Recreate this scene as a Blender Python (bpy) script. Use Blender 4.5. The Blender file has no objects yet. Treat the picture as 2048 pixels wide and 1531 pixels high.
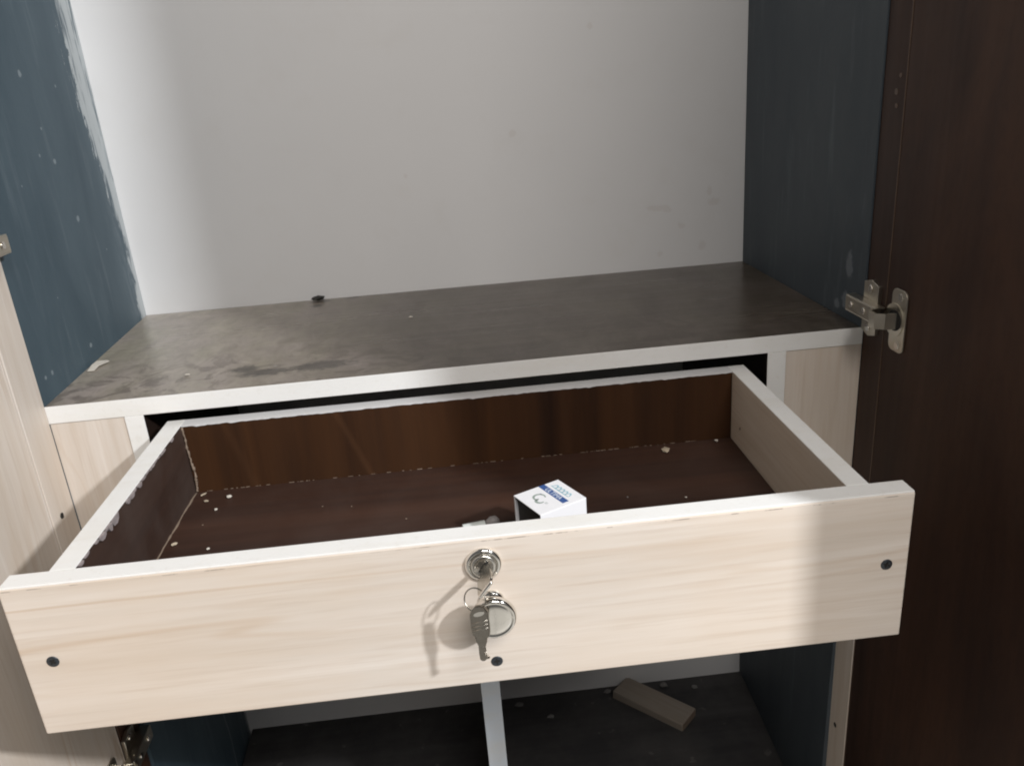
import bpy, bmesh, math, random
from mathutils import Vector, Matrix, Euler
random.seed(7)
S = bpy.context.scene
C = S.collection

# ------------------------------------------------------------------ camera
cam_d = bpy.data.cameras.new("camera"); cam = bpy.data.objects.new("camera", cam_d); C.objects.link(cam)
RIGHT = Vector((0.9922538, -0.1005951, -0.07289053)); UP = Vector((0.10362966, 0.34669423, 0.93223602)); FWD = RIGHT.cross(-UP).normalized()
FWD = Vector((0.06850765, 0.93256835, -0.3544333))
cam.matrix_world = Matrix(((RIGHT.x, UP.x, -FWD.x, -0.0119), (RIGHT.y, UP.y, -FWD.y, -0.8075), (RIGHT.z, UP.z, -FWD.z, 0.2821), (0, 0, 0, 1)))
cam_d.sensor_width = 36.0; cam_d.lens = 36.0 * 1635.2 / 2048.0
cam_d.clip_start = 0.02; cam_d.clip_end = 50
S.camera = cam

# ------------------------------------------------------------------ light
W_ = bpy.data.worlds.new("World"); S.world = W_; W_.use_nodes = True
bg = W_.node_tree.nodes["Background"]; bg.inputs[0].default_value = (1.0, 0.985, 0.965, 1); bg.inputs[1].default_value = 0.12

def area(name, loc, target, sx, sy, power, col, shape='RECTANGLE'):
    d = bpy.data.lights.new(name, 'AREA'); d.shape = shape; d.size = sx
    if shape in ('RECTANGLE', 'ELLIPSE'): d.size_y = sy
    d.energy = power; d.color = col
    o = bpy.data.objects.new(name, d); C.objects.link(o); o.location = loc
    o.rotation_euler = (Vector(target) - Vector(loc)).to_track_quat('-Z', 'Y').to_euler()
    return o
area("room_lamp", (1.52, -1.645, 1.30), (-0.05, 0.0, 0.0), 0.115, 0.115, 60, (0.965, 0.985, 1.0), 'DISK')
area("room_fill", (0.56, -2.0, 1.78), (0, 0, 0.0), 1.0, 0.7, 41, (1.0, 0.955, 0.905))

S.view_settings.view_transform = 'Standard'; S.view_settings.look = 'None'
S.view_settings.exposure = 0.0; S.view_settings.gamma = 1.0
try: S.view_settings.use_curve_mapping = False
except Exception: pass
S.cycles.filter_width = 2.0

# ------------------------------------------------------------------ helpers
def link_mesh(name, bm, mats, parent=None, smooth=False):
    me = bpy.data.meshes.new(name); bm.normal_update(); bm.to_mesh(me); bm.free()
    for m in (mats if isinstance(mats, (list, tuple)) else [mats]): me.materials.append(m)
    if smooth:
        for p in me.polygons: p.use_smooth = True
    o = bpy.data.objects.new(name, me); C.objects.link(o)
    if parent is not None: o.parent = parent
    return o
def thing(name, label, cat, loc=(0, 0, 0), rotz=0.0, group=None):
    o = bpy.data.objects.new(name, None); C.objects.link(o); o.empty_display_size = 0.05
    o.location = loc; o.rotation_euler = (0, 0, rotz); o["label"] = label; o["category"] = cat
    if group: o["group"] = group
    return o
def tag(o, label, cat, group=None):
    o["label"] = label; o["category"] = cat
    if group: o["group"] = group
    return o
def add_box(bm, lo, hi, bevel=0.0, seg=1, mat=0):
    vs = [bm.verts.new((x, y, z)) for z in (lo[2], hi[2]) for y in (lo[1], hi[1]) for x in (lo[0], hi[0])]
    fs = [(0, 2, 3, 1), (4, 5, 7, 6), (0, 1, 5, 4), (2, 6, 7, 3), (0, 4, 6, 2), (1, 3, 7, 5)]
    faces = [bm.faces.new([vs[i] for i in f]) for f in fs]
    for f in faces: f.material_index = mat
    if bevel > 0:
        es = {e for f in faces for e in f.edges}
        bmesh.ops.bevel(bm, geom=list(es), offset=bevel, segments=seg, affect='EDGES', profile=0.5)
def box(name, lo, hi, mats, parent=None, bevel=0.0006, seg=1, off=(0, 0, 0), by_normal=None):
    """by_normal: dict axis-key -> material slot, e.g. {'+x':1}"""
    bm = bmesh.new()
    lo = tuple(lo[i] - off[i] for i in range(3)); hi = tuple(hi[i] - off[i] for i in range(3))
    add_box(bm, lo, hi, bevel, seg)
    if by_normal:
        bm.normal_update()
        for f in bm.faces:
            n = f.normal
            for k, m in by_normal.items():
                a = 'xyz'.index(k[1]); s = 1 if k[0] == '+' else -1
                if n[a] * s > 0.6: f.material_index = m
    return link_mesh(name, bm, mats, parent)
def prism(name, rings, mats, parent=None, off=(0, 0, 0)):
    """rings: list of equal-length 3-D loops, bottom to top"""
    bm = bmesh.new(); R = [[bm.verts.new((p[0]-off[0], p[1]-off[1], p[2]-off[2])) for p in r] for r in rings]
    n = len(R[0])
    for a, b in zip(R, R[1:]):
        for i in range(n): bm.faces.new((a[i], a[(i+1) % n], b[(i+1) % n], b[i]))
    bm.faces.new(list(reversed(R[0]))); bm.faces.new(R[-1])
    bmesh.ops.recalc_face_normals(bm, faces=bm.faces)
    return link_mesh(name, bm, mats, parent)
def tube(bm, pts, rad, n=8, mat=0, cap=True):
    pts = [Vector(p) for p in pts]; rads = rad if isinstance(rad, (list, tuple)) else [rad] * len(pts)
    rings = []; prev = None
    for i, p in enumerate(pts):
        t = (pts[min(i+1, len(pts)-1)] - pts[max(i-1, 0)]).normalized()
        if prev is None:
            a = Vector((0, 0, 1)) if abs(t.z) < .9 else Vector((1, 0, 0)); u = t.cross(a).normalized()
        else: u = (prev - t * prev.dot(t)).normalized()
        prev = u; w = t.cross(u)
        rings.append([bm.verts.new(p + (u*math.cos(2*math.pi*k/n) + w*math.sin(2*math.pi*k/n)) * rads[i]) for k in range(n)])
    for a, b in zip(rings, rings[1:]):
        for k in range(n):
            f = bm.faces.new((a[k], a[(k+1) % n], b[(k+1) % n], b[k])); f.material_index = mat; f.smooth = True
    if cap:
        bm.faces.new(list(reversed(rings[0]))).material_index = mat; bm.faces.new(rings[-1]).material_index = mat
def lathe_y(bm, prof, cx, cy, cz, n=48, mat=0, flip=-1):
    """revolve (radius, out) about the -Y axis through (cx,cz); out is measured from plane y=cy toward -Y"""
    rings = []
    for r, o in prof:
        if r < 1e-6: rings.append([bm.verts.new((cx, cy + flip*o, cz))])
        else: rings.append([bm.verts.new((cx + r*math.cos(2*math.pi*k/n), cy + flip*o, cz + r*math.sin(2*math.pi*k/n))) for k in range(n)])
    for a, b in zip(rings, rings[1:]):
        for k in range(n):
            k2 = (k+1) % n
            if len(a) == 1 and len(b) == 1: continue
            if len(b) == 1: f = bm.faces.new((a[k], a[k2], b[0]))
            elif len(a) == 1: f = bm.faces.new((a[0], b[k2], b[k]))
            else: f = bm.faces.new((a[k], a[k2], b[k2], b[k]))
            f.smooth = True; f.material_index = mat
def loft(bm, outline, axis_pts, mat=0):
    """extrude a flat outline (list of 3-D points) by vector axis_pts"""
    a = [bm.verts.new(p) for p in outline]; b = [bm.verts.new(Vector(p) + Vector(axis_pts)) for p in outline]
    n = len(a)
    fs = [bm.faces.new(list(reversed(a))), bm.faces.new(b)]
    for i in range(n): fs.append(bm.faces.new((a[i], a[(i+1) % n], b[(i+1) % n], b[i])))
    for f in fs: f.material_index = mat
    return fs

# ------------------------------------------------------------------ materials
def new_mat(name):
    m = bpy.data.materials.new(name); m.use_nodes = True; nt = m.node_tree
    return m, nt, nt.nodes["Principled BSDF"]
class G:
    """tiny node-graph writer"""
    def __init__(s, nt): s.nt = nt; s.N = nt.nodes; s.L = nt.links
    def n(s, t, **kw):
        x = s.N.new(t)
        for k, v in kw.items(): setattr(x, k, v)
        return x
    def put(s, sock, v):
        if hasattr(v, 'is_output') or isinstance(v, bpy.types.NodeSocket): s.L.new(v, sock)
        else: sock.default_value = v
    def coord(s, scale=(1, 1, 1), loc=(0, 0, 0), rnd=False):
        tc = s.n('ShaderNodeTexCoord'); mp = s.n('ShaderNodeMapping'); mp.inputs['Scale'].default_value = scale; mp.inputs['Location'].default_value = loc
        s.L.new(tc.outputs['Object'], mp.inputs[0])
        if rnd:
            oi = s.n('ShaderNodeObjectInfo'); m = s.n('ShaderNodeVectorMath', operation='SCALE'); m.inputs[0].default_value = (13.1, 7.7, 9.3)
            s.L.new(oi.outputs['Random'], m.inputs['Scale']); a = s.n('ShaderNodeVectorMath', operation='ADD')
            s.L.new(mp.outputs[0], a.inputs[0]); s.L.new(m.outputs[0], a.inputs[1]); return a.outputs[0]
        return mp.outputs[0]
    def raw(s): return s.n('ShaderNodeTexCoord').outputs['Object']
    def noise(s, vec, scale, detail=4, rough=.55, dist=0.0):
        x = s.n('ShaderNodeTexNoise'); s.L.new(vec, x.inputs['Vector']); x.inputs['Scale'].default_value = scale
        x.inputs['Detail'].default_value = detail; x.inputs['Roughness'].default_value = rough; x.inputs['Distortion'].default_value = dist
        return x.outputs['Fac']
    def ramp(s, fac, stops):
        x = s.n('ShaderNodeValToRGB'); s.L.new(fac, x.inputs[0]); e = x.color_ramp.elements
        while len(e) < len(stops): e.new(0.5)
        for i, (p, c) in enumerate(stops):
            e[i].position = p; e[i].color = (c, c, c, 1) if not isinstance(c, (tuple, list)) else (*c, 1)
        return x.outputs[0]
    def mix(s, fac, a, b, mode='MIX'):
        x = s.n('ShaderNodeMix', data_type='RGBA', blend_type=mode); s.put(x.inputs[0], fac)
        s.put(x.inputs[6], a if not isinstance(a, tuple) else (*a[:3], 1)); s.put(x.inputs[7], b if not isinstance(b, tuple) else (*b[:3], 1))
        return x.outputs[2]
    def math(s, op, a, b=0.0, clamp=False):
        x = s.n('ShaderNodeMath', operation=op); x.use_clamp = clamp; s.put(x.inputs[0], a); s.put(x.inputs[1], b); return x.outputs[0]
    def sep(s, vec): x = s.n('ShaderNodeSeparateXYZ'); s.L.new(vec, x.inputs[0]); return x.outputs
    def smooth(s, v, lo, hi):
        x = s.n('ShaderNodeMapRange', interpolation_type='SMOOTHSTEP'); s.put(x.inputs['Value'], v); x.inputs['From Min'].default_value = lo; x.inputs['From Max'].default_value = hi; return x.outputs[0]
    def bump(s, h, strength, dist, bsdf):
        x = s.n('ShaderNodeBump'); x.inputs['Strength'].default_value = strength; x.inputs['Distance'].default_value = dist
        s.L.new(h, x.inputs['Height']); s.L.new(x.outputs[0], bsdf.inputs['Normal'])
    def spots(s, pts, wob=0.35, vec=None):
        """soft mask of blots: pts = [(x,y,z,r,(ax,ay,az))]"""
        vec = vec or s.raw(); nz = s.noise(vec, 160, 2); out = None
        for (x, y, z, r, ax) in pts:
            sub = s.n('ShaderNodeVectorMath', operation='SUBTRACT'); s.L.new(vec, sub.inputs[0]); sub.inputs[1].default_value = (x, y, z)
            mu = s.n('ShaderNodeVectorMath', operation='MULTIPLY'); s.L.new(sub.outputs[0], mu.inputs[0]); mu.inputs[1].default_value = ax
            ln = s.n('ShaderNodeVectorMath', operation='LENGTH'); s.L.new(mu.outputs[0], ln.inputs[0])
            d = s.math('ADD', s.math('DIVIDE', ln.outputs['Value'], r), s.math('MULTIPLY', s.math('SUBTRACT', nz, .5), wob * 3))
            k = s.smooth(d, 1.25, 0.6)
            out = k if out is None else s.math('MAXIMUM', out, k)
        return out

def wood_pale(name, axis, tone=(1, 1, 1), extra=None):
    m, nt, b = new_mat(name); g = G(nt)
    st = [26, 26, 26]; st['xyz'.index(axis)] = 1.3
    v = g.coord(tuple(st), rnd=True)
    n1 = g.noise(v, 1.0, 6, .62, .35); n2 = g.noise(v, 7.0, 3, .6)
    st2 = [7, 7, 7]; st2['xyz'.index(axis)] = .75
    v2 = g.coord(tuple(st2), rnd=True)
    n3 = g.noise(v2, 1.2, 3, .5, .8)
    ring = g.math('PINGPONG', g.math('MULTIPLY', n3, 5.0), 0.5)
    streak = g.smooth(ring, 0.06, 0.0)
    a = tuple(c*t for c, t in zip((.605, .535, .470), tone)); c2 = tuple(c*t for c, t in zip((.705, .643, .588), tone))
    col = g.mix(g.ramp(n1, [(.36, 0), (.64, 1)]), a, c2)
    col = g.mix(g.math('MULTIPLY', g.ramp(n2, [(.42, 0), (.72, 1)]), .32), col, tuple(c*t for c, t in zip((.55, .445, .35), tone)))
    gate = g.ramp(g.noise(v2, .9, 2), [(.45, 0), (.62, 1)])
    col = g.mix(g.math('MULTIPLY', g.math('MULTIPLY', streak, gate), .58), col, tuple(c*t for c, t in zip((.50, .375, .27), tone)))
    st3 = [260, 260, 260]; st3['xyz'.index(axis)] = 9
    pore = g.noise(g.coord(tuple(st3), rnd=True), 1.0, 3, .6)
    col = g.mix(g.math('MULTIPLY', g.ramp(pore, [(.52, 0), (.70, 1)]), .26), col, tuple(c*t for c, t in zip((.44, .34, .26), tone)))
    blot = g.noise(g.coord((3, 3, 3), rnd=True), 1.6, 2)
    col = g.mix(g.math('MULTIPLY', g.ramp(blot, [(.42, 0), (.7, 1)]), .36), col, tuple(c*t for c, t in zip((.66, .525, .40), tone)))
    if extra: col = extra(g, col)
    nt.links.new(col, b.inputs['Base Color']); b.inputs['Roughness'].default_value = .48; b.inputs['Specular IOR Level'].default_value = .35
    g.bump(n2, .12, .0006, b)
    return m
def wood_dark(name, axis, lo=(.014, .0065, .0045), hi=(.060, .027, .014), rough=.36, dust=0.0, extra=None, spec=.45):
    m, nt, b = new_mat(name); g = G(nt)
    st = [14, 14, 14]; st['xyz'.index(axis)] = .8
    v = g.coord(tuple(st), rnd=True); n1 = g.noise(v, 1.0, 6, .6, .6); st = [90, 90, 90]; st['xyz'.index(axis)] = 4
    n2 = g.noise(g.coord(tuple(st), rnd=True), 1.0, 3, .6)
    col = g.mix(g.ramp(n1, [(.3, 0), (.72, 1)]), lo, hi)
    col = g.mix(g.math('MULTIPLY', n2, .45), col, tuple(c*.5 for c in lo))
    r = g.math('ADD', g.math('MULTIPLY', n2, .18), rough)
    if dust > 0:
        d = g.noise(g.coord((9, 9, 9), rnd=True), 1.0, 5, .65, .4)
        dm = g.math('MULTIPLY', g.ramp(d, [(.36, .15), (.7, 1)]), dust)
        col = g.mix(dm, col, (.26, .235, .22)); r = g.math('ADD', r, g.math('MULTIPLY', dm, .3))
    if extra: col = extra(g, col)
    nt.links.new(col, b.inputs['Base Color']); nt.links.new(r, b.inputs['Roughness']); b.inputs['Specular IOR Level'].default_value = spec
    g.bump(n2, .1, .0005, b)
    return m
def plain(name, col, rough=.5, metal=0.0, var=.08, nscale=60, bump=0.0, spec=.5):
    m, nt, b = new_mat(name); g = G(nt); v = g.raw(); n = g.noise(v, nscale, 4)
    c = g.mix(n, tuple(x*(1-var) for x in col), tuple(min(1, x*(1+var)) for x in col))
    nt.links.new(c, b.inputs['Base Color']); b.inputs['Roughness'].default_value = rough; b.inputs['Metallic'].default_value = metal
    b.inputs['Specular IOR Level'].default_value = spec
    if bump: g.bump(n, bump, .001, b)
    return m

M = {}
def band_mat(name, base=(.82, .82, .81)):
    m, nt, b = new_mat(name); g = G(nt); v = g.coord((5, 5, 5), rnd=True); n = g.noise(v, 2, 3); n2 = g.noise(v, 28, 4, .65)
    col = g.mix(g.ramp(n, [(.35, 0), (.75, .5)]), base, tuple(c*.93 for c in base))
    col = g.mix(g.math('MULTIPLY', g.ramp(n2, [(.56, 0), (.78, 1)]), .28), col, (.58, .53, .45))
    n3 = g.noise(g.coord((9, 30, 30), rnd=True), 1.0, 4, .6); col = g.mix(g.math('MULTIPLY', g.ramp(n3, [(.50, 0), (.70, 1)]), .22), col, (.66, .61, .52))
    nt.links.new(col, b.inputs['Base Color']); b.inputs['Roughness'].default_value = .42; g.bump(n2, .08, .0005, b)
    return m
M['band'] = band_mat('white_edging')
M['band_dull'] = band_mat('grubby_white_edging', (.66, .66, .67))
M['maple_x'] = wood_pale('pale_maple_laminate_across', 'x')
M['maple_z'] = wood_pale('pale_maple_laminate_upright', 'z')
M['maple_y'] = wood_pale('pale_maple_laminate_deep', 'y', (1.0, .95, .88))
M['brown_x'] = wood_dark('dark_walnut_laminate_across', 'x')
def door_extra(g, col):
    n = g.noise(g.coord((7, 7, 1.6)), 1.0, 5, .65, .7); n2 = g.noise(g.coord((4, 4, 3), (2, 7, 1)), 1.0, 4, .6); n3 = g.noise(g.coord((160, 160, 60)), 1.0, 3, .6)
    col = g.mix(g.math('MULTIPLY', g.ramp(n, [(.42, 0), (.62, 1)]), .75), col, (.070, .030, .015))
    col = g.mix(g.math('MULTIPLY', g.ramp(n2, [(.45, 0), (.7, 1)]), .30), col, (.060, .038, .030))
    return g.mix(g.math('MULTIPLY', g.ramp(n3, [(.5, 0), (.75, 1)]), .25), col, (.012, .005, .004))
M['brown_z'] = wood_dark('dark_walnut_laminate_upright', 'z', (.021, .0085, .0055), (.052, .0215, .0115), rough=.46, extra=door_extra, spec=.35)
def back_extra(g, col):
    x, y, z = g.sep(g.raw()); nz = g.noise(g.coord((9, 9, 9)), 1.0, 3); out = col
    for x0, z0, x1, z1, w, k in ((-.137, .124, -.113, .060, .0060, .75), (-.251, .118, -.236, .062, .0075, .6), (-.03, .126, -.02, .07, .006, .2), (.17, .124, .172, .06, .010, .3), (.10, .124, .102, .06, .008, .25)):
        ln = g.math('SUBTRACT', x, g.math('ADD', g.math('MULTIPLY', g.math('SUBTRACT', z, z0), (x1-x0)/(z1-z0)), x0))
        m = g.smooth(g.math('ABSOLUTE', g.math('ADD', ln, g.math('MULTIPLY', g.math('SUBTRACT', nz, .5), .006))), w, 0.0)
        out = g.mix(g.math('MULTIPLY', m, g.math('MULTIPLY', nz, k*.40)), out, (.12, .056, .025))
    return out
M['brown_back'] = wood_dark('reddish_walnut_laminate', 'z', (.018, .0068, .003), (.070, .028, .0095), rough=.5, spec=.25, extra=back_extra)
M['brown_side'] = wood_dark('scuffed_walnut_laminate', 'y', (.028, .0135, .0095), (.064, .031, .020), dust=.13, rough=.45)
M['brown_bottom'] = wood_dark('dusty_walnut_laminate', 'x', (.026, .0105, .0065), (.072, .030, .0165), dust=.06, rough=.5, spec=.3)
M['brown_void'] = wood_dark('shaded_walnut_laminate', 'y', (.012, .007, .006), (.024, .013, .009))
M['brown_edge'] = plain('brown_edge_tape', (.10, .062, .042), .4, var=.35, nscale=40)

def front_extra(g, col):        # thin dark chipping line just under the white edging
    x, y, z = g.sep(g.raw()); n = g.noise(g.coord((60, 1, 1)), 1.0, 3, .6); n2 = g.noise(g.coord((6, 1, 1)), 1.0, 2)
    line = g.math('MULTIPLY', g.smooth(g.math('ABSOLUTE', g.math('SUBTRACT', z, g.math('ADD', .1272, g.math('MULTIPLY', n, .0007)))), .0006, .0002), g.smooth(n, .50, .60))
    line = g.math('MULTIPLY', line, g.smooth(n2, .38, .52))
    return g.mix(g.math('MULTIPLY', line, .6), col, (.16, .12, .10))
M['front'] = wood_pale('pale_maple_drawer_laminate', 'x', (1.04, 1.04, 1.04), front_extra)

def shelf_extra(g, col):
    r = g.raw(); x, y, z = g.sep(r)
    n = g.noise(g.coord((13, 8, 6)), 1.0, 7, .68, .8); n2 = g.noise(g.coord((55, 30, 20)), 1.0, 6, .72, .9); n3 = g.noise(g.coord((17, 15, 3), (4, 1, 0)), 1.2, 5, .65, 1.8)
    hue = g.noise(g.coord((16, 9, 9), (1, 5, 2)), 1.0, 4, .6)
    base = g.math('ADD', g.math('MULTIPLY', g.ramp(n, [(.32, .25), (.68, 1)]), .22), g.math('MULTIPLY', g.smooth(x, .0, -.34), .74))  # dust mottling, plus the lamp-lit left part painted in as paler colour
    wipe = g.math('MULTIPLY', g.ramp(n3, [(.50, 0), (.58, 1)]), g.smooth(y, .20, .05))
    base = g.math('MULTIPLY', base, g.math('SUBTRACT', 1.0, g.math('MULTIPLY', wipe, .42)))
    base = g.math('MULTIPLY', base, g.ramp(n2, [(.30, .66), (.70, 1.15)]))
    dust_lit_col = g.mix(g.ramp(hue, [(.35, 0), (.65, 1)]), (.36, .325, .255), (.40, .345, .31))
    col = g.mix(base, col, dust_lit_col)
    w = g.math('MULTIPLY', g.ramp(g.noise(g.coord((40, 70, 40)), 1.0, 3), [(.70, 0), (.78, 1)]), g.smooth(x, .15, -.3))
    col = g.mix(g.math('MULTIPLY', w, .5), col, (.62, .60, .58))
    dk = g.spots([(-.196, .312, 0, .009, (1, 1.2, 1)), (-.192, .336, 0, .012, (.7, 1.6, 1)), (-.15, .341, 0, .01, (.8, 2, 1)), (-.215, .045, 0, .016, (.5, 1.5, 1)), (-.24, .062, 0, .013, (1, 1, 1)), (-.155, .05, 0, .02, (.6, 1.4, 1))], .5)
    return g.mix(g.math('MULTIPLY', dk, .7), col, (.035, .03, .026))
M['shelf'] = wood_dark('dusty_dark_shelf_laminate', 'x', (.040, .027, .017), (.056, .038, .025), rough=.21, extra=shelf_extra, spec=.6)

def floor_extra(g, col):
    n = g.noise(g.coord((8, 8, 8)), 1.0, 6, .7); n2 = g.noise(g.coord((40, 40, 40)), 1.0, 3)
    col = g.mix(g.math('MULTIPLY', g.ramp(n, [(.4, 0), (.75, 1)]), .30), col, (.15, .14, .13))
    return g.mix(g.math('MULTIPLY', g.ramp(n2, [(.66, 0), (.72, 1)]), .12), col, (.4, .38, .35))
M['floor'] = wood_dark('dusty_dark_floor_laminate', 'x', (.032, .031, .033), (.066, .064, .066), rough=.6, extra=floor_extra, spec=.25)

def wall_white():
    m, nt, b = new_mat('white_plaster'); g = G(nt); v = g.raw()
    n = g.noise(v, 4, 3); n2 = g.noise(v, 130, 4, .7); n3 = g.noise(v, 22, 5, .6)
    col = g.mix(n, (.638, .637, .643), (.696, .695, .702))
    col = g.mix(g.math('MULTIPLY', g.ramp(n3, [(.55, 0), (.75, 1)]), .10), col, (.55, .52, .48))
    sp = g.spots([(.2985, .34, .0875, .010, (.6, 0, 2.2)), (.311, .34, .083, .005, (.7, 0, 1.5)), (.331, .34, .0597, .006, (1, 0, 1.3)), (.3786, .34, .0896, .006, (.7, 0, 1.3)), (.372, .34, .106, .005, (1.4, 0, .8)),
                  (.0995, .34, .2037, .005, (1, 0, 1)), (.362, .34, .028, .006, (1, 0, 1)), (.30, .34, .022, .004, (1, 0, 1)), (-.05, .34, .16, .003, (1, 0, 1)), (.21, .34, .33, .004, (1, 0, 1))], .5)
    col = g.mix(g.math('MULTIPLY', sp, .16), col, (.40, .33, .28))
    nt.links.new(col, b.inputs['Base Color']); b.inputs['Roughness'].default_value = .62; b.inputs['Specular IOR Level'].default_value = .3
    g.bump(n2, .10, .001, b); return m
M['white'] = wall_white()
def wall_blue(name, left):
    m, nt, b = new_mat(name); g = G(nt); v = g.raw(); x, y, z = g.sep(v)
    n = g.noise(g.coord((14, 14, 5)), 1.0, 5, .6, .4); n2 = g.noise(v, 150, 4, .7); n4 = g.noise(v, 9, 3)
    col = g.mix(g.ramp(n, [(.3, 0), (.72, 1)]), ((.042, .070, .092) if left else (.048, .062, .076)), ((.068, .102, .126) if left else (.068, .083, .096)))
    st = g.noise(g.coord((60, 60, 7)), 1.0, 4, .6); col = g.mix(g.math('MULTIPLY', g.ramp(st, [(.58, 0), (.75, 1)]), .22), col, (.20, .24, .27))
    if left:
        e = g.math('SUBTRACT', .352, y)     # distance from the back corner
        nb = g.noise(g.coord((120, 120, 26)), 1.0, 5, .72, .8); nb2 = g.noise(g.coord((16, 16, 16)), 1.0, 4, .6)
        reach = g.math('ADD', g.math('MULTIPLY', g.smooth(z, .06, .34), .040), .018)
        field = g.math('ADD', g.math('MULTIPLY', nb, .9), g.math('MULTIPLY', nb2, .8))
        mk = g.smooth(g.math('SUBTRACT', g.math('MULTIPLY', g.math('SUBTRACT', field, .40), g.math('MULTIPLY', reach, 2.1)), e), -.002, .003)
        mk = g.math('MULTIPLY', mk, g.ramp(g.noise(g.coord((70, 70, 9), (3, 2, 1)), 1.0, 4, .6), [(.42, 0), (.52, 1)]))
        mk = g.math('MAXIMUM', mk, g.math('MULTIPLY', g.smooth(e, .0045, .0015), g.smooth(nb2, .38, .55)))
        haze = g.math('MULTIPLY', g.smooth(e, .065, .0), g.ramp(nb, [(.4, 0), (.65, 1)]))
        col = g.mix(g.math('MULTIPLY', haze, .35), col, (.34, .39, .42))
        col = g.mix(g.math('MULTIPLY', mk, .75), col, (.52, .55, .56))
        sp = g.spots([(-.43, .1553, .318, 0.0037, (0, 1, 1)), (-.43, .1845, .2257, 0.0034, (0, 1, 1)), (-.43, .2071, .1584, 0.0037, (0, .9, 1)), (-.43, .0244, .0249, 0.0025, (0, 1, 1)), (-.43, .041, .0245, 0.0025, (0, 1, 1)), (-.43, .1496, .02, 0.0031, (0, .8, 1)),
                      (-.43, .172, .262, 0.0019, (0, 1, 1)), (-.43, .15, .235, 0.0019, (0, 1, 1)), (-.43, .24, .305, 0.0019, (0, 1, 1)), (-.43, .27, .11, 0.0015, (0, 1, 1)), (-.43, .1, .09, 0.0012, (0, 1, 1)), (-.43, .09, .21, 0.0012, (0, 1, 1))], .4)
        col = g.mix(g.math('MULTIPLY', sp, .38), col, (.40, .45, .48))
        ck = g.math('MULTIPLY', g.smooth(g.math('ABSOLUTE', g.math('SUBTRACT', y, g.math('ADD', .247, g.math('MULTIPLY', g.noise(g.coord((1, 1, 12)), 1.0, 3), .016)))), .0035, .001), g.smooth(z, -.5, -.56))
        col = g.mix(g.math('MULTIPLY', ck, .45), col, (.26, .30, .30))
    else:
        e = g.math('SUBTRACT', .338, y); nb = g.noise(g.coord((60, 60, 20)), 1.0, 4, .6)
        mk = g.math('MULTIPLY', g.smooth(e, .016, .004), g.ramp(nb, [(.56, 0), (.7, 1)]))
        col = g.mix(g.math('MULTIPLY', mk, .5), col, (.34, .38, .40))
        sp = g.spots([(.426, .028, .06, .012, (0, 1.6, .8)), (.426, .03, .02, .010, (0, 1, 1)), (.426, .05, .012, .006, (0, 1, 1))], .5)
        col = g.mix(g.math('MULTIPLY', sp, .45), col, (.26, .29, .32))
    nt.links.new(col, b.inputs['Base Color']); b.inputs['Roughness'].default_value = .55; b.inputs['Specular IOR Level'].default_value = .35
    g.bump(g.math('ADD', n2, g.math('MULTIPLY', n4, 2)), .12, .0015, b); return m
M['blue_l'] = wall_blue('slate_blue_wall_paint_brushed', True)
M['blue_r'] = wall_blue('slate_blue_wall_paint', False)
M['chrome'] = plain('polished_nickel', (.80, .78, .74), .10, 1.0, .03, 20)
M['satin'] = plain('satin_nickel', (.66, .64, .60), .26, 1.0, .06, 300)
M['steel'] = plain('nickelled_hinge_steel', (.62, .58, .50), .30, 1.0, .12, 90)
M['keymetal'] = plain('worn_key_steel', (.46, .44, .40), .20, 1.0, .15, 200)
M['keydark'] = plain('tarnished_key_steel', (.30, .28, .25), .24, 1.0, .25, 260)
M['darkmetal'] = plain('dark_hole', (.010, .009, .008), .7)
M['screw'] = plain('black_phosphate_screw', (.060, .068, .078), .38, .7, .2, 300)
M['card'] = plain('white_carton_card', (.80, .80, .83), .5, 0, .03, 80)
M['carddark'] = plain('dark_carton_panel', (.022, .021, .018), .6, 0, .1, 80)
M['inkblue'] = plain('blue_ink', (.030, .085, .27), .45, 0, .1, 300)
M['inkteal'] = plain('teal_ink', (.25, .47, .56), .5, 0, .15, 400)
M['inkgrey'] = plain('grey_green_ink', (.28, .34, .31), .5, 0, .2, 400)
M['inkwhite'] = plain('white_ink', (.72, .78, .86), .5)
M['plug'] = plain('grey_white_nylon', (.55, .58, .56), .45)
M['plugend'] = plain('dull_grey_nylon', (.20, .185, .18), .55)
M['glue'] = plain('dried_glue', (.22, .165, .125), .6, 0, .3, 120, .2)
M['torn'] = plain('torn_edging_paper', (.30, .26, .26), .6, 0, .5, 160, .2)
M['crumb'] = plain('pale_wood_crumb', (.46, .385, .29), .8, 0, .25, 400, .3)
M['plasterbit'] = plain('white_plaster_crumb', (.58, .54, .48), .8, 0, .12, 400, .3)
M['lump'] = plain('grey_plaster_lump', (.16, .155, .15), .85, 0, .3, 200, .4)
M['offcut'] = wood_pale('raw_softwood', 'x', (.44, .43, .41))
M['partition'] = band_mat('smeared_white_edging', (.58, .64, .72))

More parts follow.
